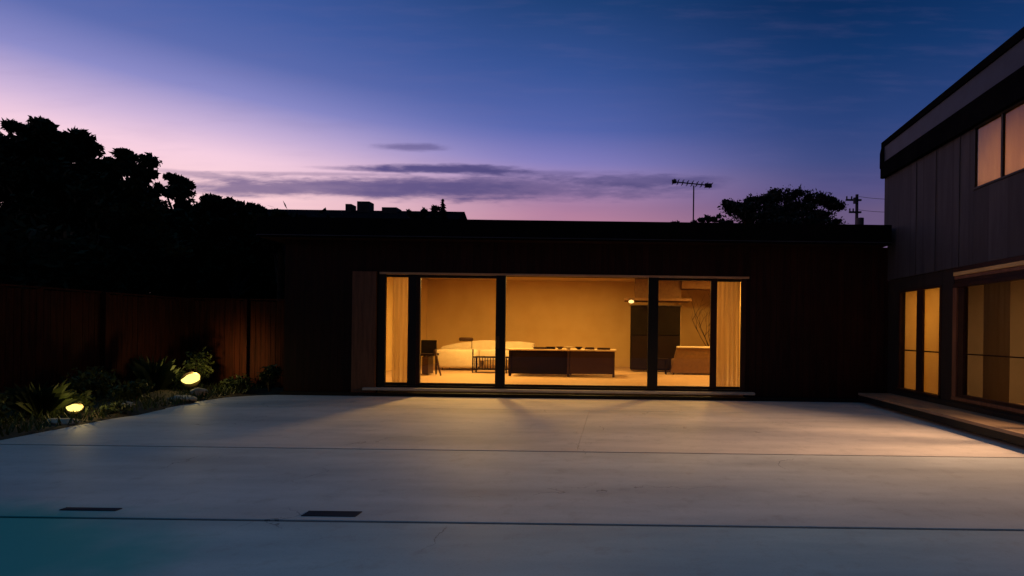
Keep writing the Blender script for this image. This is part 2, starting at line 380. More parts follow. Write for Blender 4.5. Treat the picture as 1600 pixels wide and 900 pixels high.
# sliding doors: frames with panes
def P(px): return (px-960)*D/F
sd = B(OX0, OX1, D-.03, D+.10, OZ0, OZ0+.035, 'sliding_door', M['black'], hs)     # bottom track carries the leaves
sd['label'] = 'wide black framed sliding glass door'
def bar(x0, x1, z0, z1, y0=D-.04, y1=D+.03, m='black', nm='frame'): return B(x0, x1, y0, y1, z0, z1, nm, M[m], sd, .003)
zb, zt = OZ0+.038, OZ1
bar(OX0, OX0+.15, zb, zt); bar(OX1-.10, OX1, zb, zt, m='brownframe')
bar(P(637), P(650), zb, zt, D-.005, D+.05, 'black'); bar(P(650)+.003, P(656), zb, zt, D+.0, D+.05, 'brownframe')
bar(P(775), P(790), zb, zt, D-.05, D+.02)
bar(P(1012), P(1028), zb, zt, D-.05, D+.02)
bar(P(1110), P(1120), zb, zt, D-.0, D+.05, 'brownframe')
def railp(x0, x1, y0, y1, top=.055, bot=.06):
    bar(x0+.003, x1-.003, zt-top, zt-.002, y0, y1, nm='rail'); bar(x0+.003, x1-.003, zb+.002, zb+bot, y0, y1, nm='rail')
railp(OX0+.15, P(637), D-.005, D+.04); railp(P(656), P(775), D-.02, D+.03, .06, .06)
railp(P(790), P(1012), D-.005, D+.04, .015, .05); railp(P(1028), P(1110), D-.02, D+.03, .05, .06); railp(P(1120), OX1-.1, D-.005, D+.04, .06, .06)
for a, b_, yy in ((OX0+.15, P(637), .015), (P(656), P(775), .005), (P(790), P(1012), .02), (P(1028), P(1110), .005), (P(1120), OX1-.10, .018)):
    B(a+.002, b_-.002, D+yy, D+yy+.004, zb+.01, zt-.01, 'pane', M['glass'], sd)
B(P(777), P(781), D-.075, D-.053, 1.0, 1.25, 'handle', M['bronze'], sd, .003)

# ============================================================ RIGHT HOUSE (two storeys)
rh = empty('two_storey_house', (RX+1.5, 6, 0), 'tall two storey house with grey clad upper floor and slate blue fascia on the right', 'house')
FZ = 2.52      # underside of upper cladding
Y1 = D+.0      # far end
YN = -3.0      # near end, behind the camera
WZ = 4.70      # wall top
UY0, UY1, UZ0, UZ1 = 6.55, 8.70, 3.69, 4.685    # upper window
def rw(y0, y1, z0, z1, m='upper', nm='wall'): return B(RX, RX+.16, y0, y1, z0, z1, nm, M[m], rh)
rw(UY1+.002, Y1, FZ, WZ); rw(UY0+.002, UY1, FZ, UZ0-.002); rw(UY0+.002, UY1, UZ1+.002, WZ); rw(YN, UY0, FZ, WZ)
B(RX, 12, Y1+.003, Y1+.15, 3.6, WZ, 'wall', M['upper'], rh)
B(RX, 12, YN-.15, YN-.003, 0, WZ, 'wall', M['upper'], rh)
B(12.003, 12.15, YN-.15, Y1+.15, 0, WZ, 'wall', M['upper'], rh)
# ground floor wall round the openings
NA0, NA1 = 9.56, 11.0      # narrow window pair
BA0, BA1 = 5.9, 9.22       # big window
GZ0, GZ1 = .30, 2.27
def gw(y0, y1, z0, z1): return B(RX+.03, RX+.17, y0, y1, z0, z1, 'wall', M['sidewall'], rh)
gw(NA1+.003, D+.14, -.1, FZ-.003); gw(BA1+.003, NA0-.003, -.1, FZ-.003); gw(NA0, NA1, -.1, GZ0-.003); gw(NA0, NA1, GZ1+.003, FZ-.003)
gw(BA0, BA1, -.1, GZ0+.02); gw(YN, BA0-.003, -.1, FZ-.003)
B(RX+.005, RX+.16, BA0, BA1, 2.45, FZ-.003, 'beam', M['brownframe'], rh)
B(RX+.012, RX+.15, BA0, BA1, 2.385, 2.447, 'lintel', M['gold'], rh, .004)
B(RX+.03, RX+.15, BA0, BA1, 2.325, 2.382, 'lintel', M['post'], rh, .004)
B(RX+.04, RX+.14, BA0, BA1, 2.255, 2.322, 'lintel', M['brownframe'], rh, .004)
# eaves: dark frieze, slate fascia rising towards the viewer, dark cap
def band(x0, x1, zf, zn, zf2, zn2, nm, m):
    yf, yn = Y1+.16, YN-.2
    k = (yf-yn)/(Y1-7.6)
    zn, zn2 = zf+(zn-zf)*k, zf2+(zn2-zf2)*k
    mb = MB().prism([(x0, yf, zf), (x0, yf, zf2), (x0, yn, zn2), (x0, yn, zn)], (x1-x0, 0, 0))
    return mb.build(nm, M[m], rh)
band(RX-.09, RX+.2, WZ-.02, WZ-.02, WZ+.28, WZ+.40, 'frieze', 'matt')
band(RX-.05, RX+.2, WZ+.283, WZ+.403, WZ+.62, WZ+.80, 'fascia', 'fascia')
band(RX-.08, RX+.2, WZ+.623, WZ+.803, WZ+.73, WZ+.94, 'roof_edge', 'matt')
# rounded gutter end at the far corner
MB().tube([(RX-.04, Y1+.12, WZ-.02), (RX-.045, Y1+.14, WZ+.20), (RX-.045, Y1+.14, WZ+.5), (RX-.03, Y1+.12, WZ+.70)], [.055,.065,.065,.05], 14).build('gutter_end', M['matt'], rh, True)
MB().prism([(RX-.04, Y1+.16, WZ+.60), (12.1, Y1+.16, WZ+.60), (12.1, YN-.2, WZ+1.15), (RX-.04, YN-.2, WZ+1.15)], (0,0,.10)).build('roof', M['rooftop'], rh)
B(RX+.2, 12.1, YN-.1, Y1+.1, 2.56, 2.62, 'upper_floor', M['ceil'], rh)
B(RX+.2, 12.1, YN-.1, Y1+.1, 4.72, 4.78, 'upper_ceiling', M['ceil'], rh)
B(RX+.18, 12.1, YN-.1, Y1-.17, .20, .25, 'interior_floor', M['infloor'], rh)
B(9.2, 9.3, YN-.1, Y1-.17, .25, 2.55, 'interior_wall', M['inwall_tan'], rh)
B(RX+.18, 9.2, 9.36, 9.44, .25, 2.55, 'interior_wall', M['inwall_tan'], rh)
B(RX+.18, 9.2, 3.5, 3.6, .25, 2.55, 'interior_wall', M['inwall_tan'], rh)
B(9.4, 12, UY0-2, UY0-1.9, 2.62, 4.7, 'interior_wall', M['inwall'], rh); B(9.2, 9.3, UY0-2, UY1+1, 2.62, 4.7, 'interior_wall', M['inwall'], rh)
# seam battens on the upper wall
for yy in (10.35, 9.72, 9.05): B(RX-.012, RX-.001, yy, yy+.03, FZ+.01, WZ-.03, 'batten', M['upper'], rh)
# upper window with three panes
uw = B(RX-.02, RX+.05, UY0, UY1, UZ0, UZ0+.03, 'upper_window', M['black'], rh)
B(RX-.02, RX+.05, UY0, UY1, UZ1-.03, UZ1, 'frame', M['black'], uw)
ys = [UY1, 8.07, 7.38, UY0]
for i, yy in enumerate((UY1-.035, 8.05, 7.35, UY0)): B(RX-.010, RX+.03, yy, yy+.035, UZ0+.032, UZ1-.032, 'frame', M['black'], uw)
for a, b_ in ((8.087, UY1-.037), (7.387, 8.048), (UY0+.037, 7.348)): B(RX+.012, RX+.016, a, b_, UZ0+.032, UZ1-.032, 'pane', M['glass'], uw)
# narrow windows
nw = B(RX-.01, RX+.13, NA0, NA1, GZ0, GZ0+.04, 'narrow_window', M['brownframe'], rh)
def nf(y0, y1, z0, z1, m='brownframe'): B(RX+.02, RX+.07, y0, y1, z0, z1, 'frame', M[m], nw, .003)
nf(NA0, NA1, GZ1-.04, GZ1); nf(NA1-.05, NA1, GZ0+.042, GZ1-.042); nf(10.15, 10.34, GZ0+.042, GZ1-.042); nf(NA0, NA0+.06, GZ0+.042, GZ1-.042)
for a, b_ in ((NA0+.062, 10.148), (10.342, NA1-.052)):
    B(RX+.05, RX+.054, a, b_, GZ0+.042, GZ1-.042, 'pane', M['glass'], nw)
    B(RX+.06, RX+.085, a, b_, 1.08, 1.105, 'crossbar', M['brownframe'], nw)
# big window
bw = B(RX+.0, RX+.14, BA0, BA1, GZ0+.023, GZ0+.075, 'picture_window', M['post'], rh)
def bf(y0, y1, z0, z1, m='post', x0=RX+.01, x1=RX+.12, nm='frame'): B(x0, x1, y0, y1, z0, z1, nm, M[m], bw, .003)
bf(BA0, BA1, 2.19, 2.25, 'brownframe'); bf(BA1-.10, BA1, GZ0+.078, 2.187, 'post'); bf(BA1-.24, BA1-.103, GZ0+.078, 2.187, 'brownframe', RX+.04)
bf(BA0, BA0+.1, GZ0+.078, 2.187); bf(7.05, 7.12, GZ0+.078, 2.187, 'brownframe'); bf(BA0+.1, BA1-.243, GZ0+.078, GZ0+.125, 'brownframe', RX+.04)
B(RX+.07, RX+.074, BA0+.102, 7.048, GZ0+.13, 2.187, 'pane', M['glass'], bw); B(RX+.07, RX+.074, 7.122, BA1-.245, GZ0+.13, 2.187, 'pane', M['glass'], bw)
bf(BA0+.1, 7.05, 1.08, 1.10, 'brownframe', RX+.09, RX+.11, 'crossbar'); bf(7.12, BA1-.243, 1.08, 1.10, 'brownframe', RX+.09, RX+.11, 'crossbar')
# timber ledge (engawa) along the right house and its dark edge
ld = B(4.99, RX+.0, -2, D-.21, .155, .20, 'ledge', M['ledge'], rh, .005)
B(5.0, 5.04, -2, D-.22, .05, .152, 'ledge_fascia', M['black'], rh)
B(5.33, 5.45, -2, D-.22, -.28, .15, 'plinth', M['black'], rh)
B(RX-.02, RX+.028, -2, D-.21, .203, .28, 'skirting', M['sidewall'], rh)

# blinds and curtains behind the glass (things of their own)
tag(MB().box(RX+.16, RX+.175, 10.31, 11.2, .27, 2.3).build('paper_blind', M['blind']), 'amber paper blind behind the narrow window pane nearest the corner', 'blind', 'paper blinds')
tag(MB().box(RX+.16, RX+.175, 9.46, 10.30, .27, 2.3).build('paper_blind', M['blind']), 'amber paper blind behind the narrow pane beside the large picture window', 'blind', 'paper blinds')
for (a, b_, l) in ((8.07, 8.66, 'peach lit blind in the far left pane of the upstairs window'), (7.4, 8.06, 'peach lit blind in the upstairs pane cut by the photo edge'), (6.58, 7.36, 'peach lit blind in the nearest upstairs pane')):
    tag(B(RX+.04, RX+.05, a, b_, UZ0+.035, UZ1-.035, 'paper_blind', M['blindpink']), l, 'blind', 'upstairs blinds')
tag(cloth(8.35, 8.95, RX+.35, .26, 2.5, 5, .010, 'y').build('curtain', M['sheer'], smooth=True), 'tan curtain gathered at the far side of the large picture window', 'curtain')
tag(cloth(OX0+.17, P(640), D+.28, .18, 2.75, 5, .014).build('curtain', M['curtain'], smooth=True), 'cream curtain gathered at the left end of the sliding door', 'curtain', 'cream door curtains')
tag(cloth(P(1117), OX1-.06, D+.26, .18, 2.75, 6, .014).build('curtain', M['curtain'], smooth=True), 'cream curtain gathered at the right end of the sliding door', 'curtain', 'cream door curtains')
tag(cloth(-4.31, -4.17, D+.42, .18, 2.75, 4, .05).build('curtain', M['darkcurtain'], smooth=True), 'dark olive curtain hanging just behind the left cream curtain', 'curtain')

# ============================================================ LIGHTING INSIDE
warm = (1.0, .58, .15)
def ceiling_lamp(x, y, z, e, label, color=warm, size=.5, group='round ceiling lamps'):
    t = empty('ceiling_lamp', (x, y, z), label, 'ceiling lamp', group)
    MB().tube([(x, y, z-.04), (x, y, z)], size*.5+.02, 20).build('housing', M['bronze'], t)
    MB().tube([(x, y, z-.055), (x, y, z-.042)], size*.5, 20).build('diffuser', M['bulb'], t)
    lamp('lamp_light', 'AREA', (x, y, z-.08), e, color, t, shape='DISK', size=size)
ceiling_lamp(-3.6, 14.6, 3.1, 280, 'round ceiling lamp over the cream sofa at the left')
ceiling_lamp(-.9, 15.6, 3.1, 150, 'round ceiling lamp over the long table')
ceiling_lamp(2.8, 15.2, 3.1, 140, 'round ceiling lamp over the brown armchair')
ceiling_lamp(1.7, 12.9, 3.1, 75, 'small ceiling lamp beside the right cream curtain', size=.3)
ceiling_lamp(-3.9, 12.9, 3.1, 75, 'small ceiling lamp beside the left cream curtain', size=.3)
ceiling_lamp(7.9, 7.0, 2.55, 100, 'ceiling lamp just inside the large picture window', color=(1., .60, .30), group='lamps of the right house')
ceiling_lamp(7.0, 10.3, 2.55, 72, 'ceiling lamp in the room behind the narrow windows', color=(1., .66, .24), group='lamps of the right house')
ceiling_lamp(7.3, 7.9, 4.7, 75, 'ceiling lamp in the upstairs room', color=(1.,.5,.25), group='lamps of the right house')

tl = empty('wall_washer', (6.75, 7.2, 2.55), 'adjustable ceiling spotlight inside the picture window aimed out at the terrace', 'spotlight')
MB().tube([(6.75, 7.2, 2.55), (6.75, 7.2, 2.44)], .02).build('stem', M['bronze'], tl)
MB().tube([(6.85, 7.2, 2.46), (6.68, 7.2, 2.36)], [.07,.10], 14).build('shade', M['bronze'], tl)
lamp('lamp_light', 'AREA', (6.6, 7.0, 2.34), 135, (1., .60, .34), tl, shape='DISK', size=.35, spread=math.radians(84), target=(.9, 7.0, 0))

# ============================================================ FURNITURE
FL = .17
# cream sofa, left
s = empty('sofa', (-3.9, 16.7, FL), 'long low cream linen sofa behind the left glass panel', 'sofa')
MB().box(-5.25, -4.05, 16.2, 17.2, FL+.08, .79, .06).build('seat', M['white'], s, True)
MB().box(-4.04, -2.5, 16.45, 17.2, FL+.28, .79, .05).build('seat', M['white'], s, True)
for x0, x1, za, zb_ in ((-5.35, -4.42, .84, 1.01), (-4.395, -3.46, 1.03, 1.03), (-3.435, -2.5, 1.02, .98)):
    mb = MB(); pr = [(x0, .6), (x1, .6), (x1, zb_)]+[(x0+(x1-x0)*u, za+(zb_-za)*u+.035*math.sin(math.pi*u)) for u in (.9,.75,.5,.25,.1)]+[(x0, za)]
    mb.prism([(x, 17.0, z) for x, z in pr], (0, .35, 0))
    bmesh.ops.bevel(mb.b, geom=[e_ for e_ in mb.b.edges if abs(e_.verts[0].co.y-e_.verts[1].co.y) < .01], offset=.04, segments=2, affect='EDGES')
    mb.build('back_cushion', M['white'], s)
for x in (-5.1, -4.2, -2.65):
    for y in (16.35, 17.1): MB().tube([(x, y, FL), (x, y, FL+.3)], [.02,.03]).build('leg', M['darkwood'], s)
t = MB().box(-4.82, -4.42, 17.03, 17.28, 1.03, 1.14, .04).build('cushion', M['midwood'], smooth=True); tag(t, 'small dark red brown cushion on top of the cream sofa back', 'cushion')
# slatted low rack
r = empty('slatted_rack', (-3.6, 15.6, FL), 'low dark slatted rack standing in front of the cream sofa', 'rack')
B(-3.97, -3.0, 15.4, 15.8, .60, .63, 'top', M['darkwood'], r)
B(-3.97, -3.0, 15.4, 15.8, .26, .285, 'shelf', M['darkwood'], r)
for x in (-3.97, -3.03):
    for y in (15.4, 15.77): B(x, x+.03, y, y+.03, FL, .84 if (y < 15.5 and x < -3.5) else .597, 'leg', M['darkwood'], r)
mb = MB()
for i in range(12): mb.box(-3.92+i*.075, -3.90+i*.075, 15.405, 15.42, .288, .597)
mb.build('slats', M['darkwood'], r)
# raked dark chair at far left
c = empty('dining_chair', (-4.75, 14.6, FL), 'dark raked leg chair beside the left door frame', 'chair')
B(-5.15, -4.72, 14.4, 14.85, .68, .74, 'seat', M['darkwood'], c, .01)
MB().tube([(-4.74, 14.45, .70), (-4.70, 14.42, .85), (-4.52, 14.38, FL)], [.03,.035,.022]).build('leg', M['midwood'], c)
for q in ((-5.1, 14.45), (-5.1, 14.8), (-4.78, 14.8)): MB().tube([(q[0], q[1], .7), (q[0], q[1], FL)], [.035,.02]).build('leg', M['darkwood'], c)
MB().box(-5.2, -4.78, 14.80, 14.85, .70, 1.09, .02).build('backrest', M['greenblack'], c)
B(-5.02, -4.86, 14.4, 14.8, .20, .66, 'panel', M['midwood'], c)
# long table
t = empty('long_table', (-1.4, 14.8, FL), 'long dark walnut table with a pale top behind the middle glass panel', 'table')
MB().box(-2.86, .06, 14.5, 15.5, .855, .89, .006).build('tabletop', M['palewood'], t)
MB().box(-2.76, -1.18, 14.55, 14.60, .235, .852, .004).build('front_panel', M['darkwood'], t)
MB().box(-1.176, -.02, 14.535, 14.58, .25, .852, .004).build('front_panel', M['midwood'], t)
B(-2.8, .0, 14.54, 15.4, .80, .852, 'apron', M['darkwood'], t) if False else None
for x in (-2.78, -1.24, -.04):
    for y in (14.52, 15.36): MB().box(x, x+.06, y+.0, y+.06, FL, .852, .004).build('leg', M['midwood'] if x > -2 else M['darkwood'], t)
B(-2.7, -.1, 15.30, 15.34, .45, .85, 'rear_panel', M['darkwood'], t)
# things on the table
def on_table(x, y, kind):
    z = .892
    if kind == 'tray':
        mb = MB().box(x-.17, x+.17, y-.12, y+.12, z, z+.015).box(x-.17, x-.155, y-.12, y+.12, z+.015, z+.05).box(x+.155, x+.17, y-.12, y+.12, z+.015, z+.05).box(x-.155, x+.155, y-.12, y-.105, z+.015, z+.05).box(x-.155, x+.155, y+.105, y+.12, z+.015, z+.05)
        return mb
    if kind == 'bowl':
        mb = MB(); pr = [(.04,0),(.05,.01),(.11,.07),(.10,.072),(.04,.02)]
        seg = 20; rings = [[mb.b.verts.new((x+r_*math.cos(2*math.pi*k/seg), y+r_*math.sin(2*math.pi*k/seg), z+h_)) for k in range(seg)] for r_, h_ in pr]
        for a, b_ in zip(rings, rings[1:]):
            for k in range(seg): mb.b.faces.new((a[k], a[(k+1)%seg], b_[(k+1)%seg], b_[k]))
        mb.b.faces.new(rings[0]); mb.b.faces.new(rings[-1]); return mb
    if kind == 'book':
        return MB().box(x-.13, x+.13, y-.09, y+.09, z, z+.035, .003).box(x-.11, x+.12, y-.08, y+.09, z+.036, z+.06, .003)
for x, y, k, m, nm, l, cat in [
    (-1.98, 14.75, 'tray', 'midwood', 'tray', 'square dark wooden tray at the left of the table things', 'tray'),
    (-1.72, 14.85, 'book', 'darkwood', 'book_stack', 'two stacked dark books just right of the wooden tray', 'books'),
    (-1.45, 14.70, 'bowl', 'midwood', 'bowl', 'brown bowl between the stacked books and the pale bowl', 'bowl'),
    (-1.22, 14.70, 'bowl', 'white', 'bowl', 'pale cream bowl in the middle of the long table', 'bowl'),
    (-.95, 14.75, 'bowl', 'darkwood', 'bowl', 'dark bowl right of the pale cream bowl', 'bowl'),
    (-.66, 14.80, 'book', 'midwood', 'book_stack', 'brown books lying between the dark bowl and the low tray', 'books'),
    (-.28, 14.80, 'tray', 'midwood', 'tray', 'low brown tray at the right end of the long table', 'tray')]:
    tag(on_table(x, y, k).build(nm, M[m]), l, cat)
# tall dark cabinet
cb = empty('tall_cabinet', (1.2, 16.8, FL), 'tall dark cabinet behind the right door mullion', 'cabinet')
B(.50, 2.0, 16.7, 17.3, FL+.06, 2.17, 'carcass', M['greenblack'], cb, .01)
B(.47, 2.03, 16.64, 17.33, 2.173, 2.20, 'cornice', M['bronze'], cb)
for i, (a, b_) in enumerate(((.52, 1.24), (1.25, 1.98))):
    d_ = B(a, b_, 16.665, 16.697, .27, 1.27, 'door', M['darkwood'], cb, .004); B((b_-.06) if i == 0 else a+.04, (b_-.04) if i == 0 else a+.06, 16.64, 16.663, .75, .9, 'handle', M['bronze'], d_)
    d_ = B(a, b_, 16.665, 16.697, 1.29, 2.15, 'door', M['greenblack'], cb, .004)
# pelmet shelf with a warm lit edge above the cabinet
B(.30, 2.30, 16.45, 17.35, 2.32, 2.40, 'wall_shelf', M['brownfab'], hs, .01)
B(.62, 2.03, 16.85, 17.34, 2.403, 3.1, 'bulkhead', M['brownfab'], hs)
B(2.034, 3.59, 16.7, 17.34, 2.72, 3.1, 'bulkhead', M['brownfab'], hs)
lp = empty('shelf_lamp', (.49, 16.40, 2.28), 'small glowing lamp at the left end of the high wall shelf', 'lamp')
MB().tube([(.49, 16.38, 2.33), (.49, 16.38, 2.36)], .07, 14).build('cap', M['bronze'], lp)
MB().blob((.49, 16.38, 2.28), (.085,.07,.05), 2, 0).build('globe', M['bulb'], lp, True)
lamp('lamp_light', 'POINT', (.49, 16.2, 2.28), 2.0, warm, lp, shadow_soft_size=.08)
# armchair and plant
a = empty('armchair', (2.4, 16, FL), 'brown upholstered armchair with a pale top edge behind the right glass panel', 'armchair')
MB().prism([(1.62, 15.75, FL+.05), (2.95, 15.75, FL+.05), (2.95, 15.75, .93), (1.80, 15.75, .93)], (0, .18, 0)).build('backrest', M['brownfab'], a)
MB().box(1.80, 2.95, 15.72, 15.96, .935, .985, .015).build('top_rail', M['white'], a)
MB().box(1.72, 2.93, 15.94, 16.6, FL+.12, .60, .04).build('seat', M['brownfab'], a)
for x in (1.72, 2.85):
    for y in (15.85, 16.5): MB().tube([(x, y, FL), (x, y, FL+.14)], [.02,.03]).build('leg', M['darkwood'], a)
pl = empty('branch_plant', (2.98, 16.9, FL), 'thin bare branch arrangement against the ochre wall right of the cabinet', 'plant')
MB().tube([(2.98, 16.9, FL), (2.98, 16.9, .3), (2.98, 16.9, .55), (2.98, 16.9, .7)], [.10,.15,.13,.07], 16).build('vase', M['ceramic'], pl, True)
mb = MB(); rnd = random.Random(4)
def twig(p, d, L, r, dep):
    pts = [p]; q = p
    for i in range(4):
        d = (d+Vector((rnd.uniform(-.3,.3), rnd.uniform(-.2,.2), rnd.uniform(-.15,.25)))).normalized(); q = q+d*L/4; pts.append(q)
    mb.tube(pts, [r*(1-.18*i) for i in range(5)], 5)
    if dep:
        for k in (2, 3, 4): twig(pts[k], (d+Vector((rnd.uniform(-1,1), rnd.uniform(-.3,.3), rnd.uniform(-.3,.6)))).normalized(), L*.5, r*.55, dep-1)
for k in range(4): twig(Vector((2.98, 16.9, .68)), Vector((rnd.uniform(-.35,.1), 0, 1)), 1.25, .016, 2)
mb.build('branches', M['midwood'], pl)
# small dark stool near the cabinet
st = empty('stool', (1.35, 15.9, FL), 'low dark stool in front of the tall cabinet', 'stool')
MB().box(1.15, 1.55, 15.7, 16.05, .58, .63, .01).build('seat', M['darkwood'], st)
for x in (1.18, 1.48):
    for y in (15.73, 15.98): B(x, x+.03, y, y+.03, FL, .577, 'leg', M['darkwood'], st)
# right room: low pale sofa glimpsed through the picture window
s = empty('low_bench', (8.3, 7.4, .25), 'low pale bench against the wall inside the large picture window', 'bench')
MB().box(8.2, 8.9, 5.6, 8.6, .45, .72, .05).build('seat', M['inwall_tan'], s)
MB().box(8.85, 9.1, 5.6, 8.6, .55, 1.05, .05).build('backrest', M['inwall_tan'], s)
for y in (5.7, 8.45):
    for x in (8.25, 8.95): B(x, x+.06, y, y+.06, .25, .447, 'leg', M['darkwood'], s)

# ============================================================ FENCES
def fence(p0, p1, n_posts, label, h=1.95):
    p0, p1 = Vector(p0), Vector(p1); d = p1-p0; L = d.length; u = d/L; nrm = Vector((-u.y, u.x, 0)); 
    rt = empty('wooden_fence', tuple(p0), label, 'fence', 'garden fences')
    mb = MB(); nb = int(L/.115); rnd = random.Random(int(L*10))
    for i in range(nb):
        a = p0+u*(i*L/nb+.004); b_ = p0+u*((i+1)*L/nb-.004); zt_ = h+rnd.uniform(-.012,.012); off = nrm*rnd.uniform(-.004,.004)
        q = [a+off, b_+off, b_+off+nrm*.018, a+off+nrm*.018]
        mb.prism([Vector((v.x, v.y, .02)) for v in q], (0,0,zt_))
    mb.build('boards', M['fence'], rt)
    for z in (.35, 1.6):
        a, b_ = p0+nrm*.022, p1+nrm*.022
        MB().prism([Vector((v.x, v.y, z)) for v in (a, b_, b_+nrm*.04, a+nrm*.04)], (0,0,.09)).build('rail', M['fence'], rt)
    for i in range(n_posts):
        c = p0+u*(L*i/(n_posts-1)); c = c-nrm*.055
        MB().box(c.x-.045, c.x+.045, c.y-.045, c.y+.045, -.2, h+.06, .006).build('post', M['fence'], rt)
    mb = MB(); a, b_ = p0-nrm*.03, p1-nrm*.03
    mb.prism([Vector((v.x, v.y, h+.035)) for v in (a, b_, b_+nrm*.09, a+nrm*.09)], (0,0,.03)); mb.build('cap_rail', M['fence'], rt)
fence((-9.7, -3, 0), (-9.7, 12.35, 0), 9, 'long red cedar board fence running along the left of the garden bed')
fence((-9.6, 12.42, 0), (-6.95, 12.42, 0), 3, 'short red cedar board fence between the corner and the low house')

# ============================================================ GARDEN LAMPS, STONES, SHRUBS
def garden_lamp(loc, tgt, r, label, e):
    loc = Vector(loc); t = empty('garden_spotlight', (loc.x, loc.y, 0), label, 'garden light', 'garden spotlights')
    d = (Vector(tgt)-loc).normalized()
    MB().tube([loc-Vector((0,0,loc.z)), loc-Vector((0,0,.06))], [.02,.02]).build('stake', M['bronze'], t)
    MB().tube([loc-d*.09, loc-d*.06, loc-d*.01], [r*.4, r*.8, r*.95], 18).build('housing', M['bronze'], t, False)
    mb = MB(); mb.blob((0,0,0), (r*1.05,r*.7,r*.52), 3, .12)
    o = mb.build('lens', M['lens'], t, True)
    o.data.transform(Matrix.Translation(loc) @ Matrix.Rotation(-.35 if r > .12 else 0, 4, 'Y'))
    lamp('lamp_light', 'POINT', loc+Vector((.06,.02,r*.62+.06)), e, (1., .70, .22), t, shadow_soft_size=.05)
    if r > .12: lamp('fence_light', 'SPOT', loc+Vector((.12,.12,.14)), 60, (1., .58, .16), t, target=(-8.35, 12.4, .75), spot_size=math.radians(75), spot_blend=1., shadow_soft_size=.04)
garden_lamp((-8.45, 11.0, .32), (-7.9, 10.0, .9), .17, 'glowing garden spotlight nearest the fence corner', 13)
garden_lamp((-7.88, 8.05, .16), (-7.6, 7.4, .75), .10, 'glowing garden spotlight close to the terrace edge', 6)
lamp_wash = None
def stone(x, y, z, r, label, seed):
    tag(MB().blob((x, y, z), r, 3, .16, seed).build('garden_stone', M['stone'], smooth=True), label, 'stone', 'garden stones')
stone(-7.78, 9.95, .06, (.22,.14,.07), 'flat pale stone at the terrace edge below the upper spotlight', 1)
stone(-7.62, 7.6, .03, (.20,.13,.06), 'flat stone at the terrace edge in front of the lower spotlight', 2)
stone(-8.0, 10.6, .10, (.15,.12,.09), 'rounded dark stone just below the upper spotlight', 3)
stone(-7.9, 8.9, .05, (.16,.12,.08), 'rounded stone midway between the two spotlights', 4)

def leaves(mb, c, rad, n, size, rnd, shell=.55, up=0.):
    for _ in range(n):
        while True:
            v = Vector((rnd.uniform(-1,1), rnd.uniform(-1,1), rnd.uniform(-1,1)))
            if shell*rnd.random() < v.length < 1: break
        if rnd.random() < .26: v = v.normalized()*rnd.uniform(.95, 1.6)
        p = Vector(c)+Vector((v.x*rad[0], v.y*rad[1], v.z*rad[2]))
        a = Vector((rnd.gauss(0,1), rnd.gauss(0,1), rnd.gauss(0,1)+up)).normalized(); b_ = a.cross(Vector((rnd.gauss(0,1), rnd.gauss(0,1), rnd.gauss(0,1)))).normalized()
        s_ = size*rnd.uniform(.6,1.3)
        mb.b.faces.new([mb.b.verts.new(q) for q in (p-a*s_, p+b_*s_*.42, p+a*s_, p-b_*s_*.42)])
def shrub(x, y, h, rw, label, seed, n=500, size=.045, blade=False, name='garden_shrub'):
    rnd = random.Random(seed); t = empty(name, (x, y, 0), label, 'shrub', 'shrubs in the garden bed')
    mb = MB(); st = MB()
    if blade:
        for i in range(n):
            a = rnd.uniform(0, 6.283); L = h*rnd.uniform(.6,1.15); o = rnd.uniform(0, rw*.2); sp = rnd.uniform(.15,1)*rw
            p0 = Vector((x+math.cos(a)*o, y+math.sin(a)*o, .02)); side = Vector((-math.sin(a), math.cos(a), 0))*size*.28
            p1 = p0+Vector((math.cos(a)*sp*.4, math.sin(a)*sp*.4, L*.7)); p2 = p0+Vector((math.cos(a)*sp, math.sin(a)*sp, L*rnd.uniform(.7,1.)))
            vs_ = [mb.b.verts.new(q) for q in (p0-side, p0+side, p1+side, p2, p1-side)]; mb.b.faces.new(vs_)
    else:
        for k in range(9):
            a = rnd.uniform(0, 6.283); r_ = rw*rnd.uniform(.1,.75); c = Vector((x+math.cos(a)*r_, y+math.sin(a)*r_, h*rnd.uniform(.35,.85)))
            q = rw*rnd.uniform(.28,.45); leaves(mb, c, (q,q,q*.8), n//9, size, rnd)
            st.tube([(x, y, 0), (x+(c.x-x)*.5, y+(c.y-y)*.5, c.z*.6), tuple(c)], [.014,.010,.004], 5)
        st.build('stems', M['bark'], t)
    mb.build('foliage', M['shrub'], t)
shrub(-8.85, 10.6, .75, .35, 'spiky leafed shrub lit from its right by the upper spotlight', 11, 130, .08, True)
shrub(-9.0, 11.15, .6, .40, 'bushy shrub touching the left side of the upper spotlight', 12, 900)
shrub(-8.05, 11.7, .32, .30, 'low shrub just behind and right of the upper spotlight', 13, 600)
shrub(-7.35, 11.75, .62, .25, 'faint green shrub standing alone near the low house', 14, 500)
shrub(-8.4, 9.6, .42, .40, 'dark rounded shrub between the two spotlights', 15, 700)
shrub(-8.9, 9.2, .75, .50, 'tall dark shrub against the fence between the spotlights', 16, 900)
shrub(-8.25, 8.45, .36, .30, 'low leafy shrub touching the lower spotlight on its far side', 17, 600)
shrub(-8.35, 8.0, .50, .38, 'ferny shrub just left of the lower spotlight', 18, 160, .07, True)
shrub(-8.6, 7.3, .50, .45, 'dark bushy shrub at the left edge of the picture', 19, 900)
shrub(-7.55, 8.35, .20, .20, 'small tuft right of the lower spotlight', 20, 200, .035)
shrub(-8.9, 11.7, .9, .35, 'upright shrub in the fence corner', 21, 600)
mb = MB(); rnd = random.Random(5)
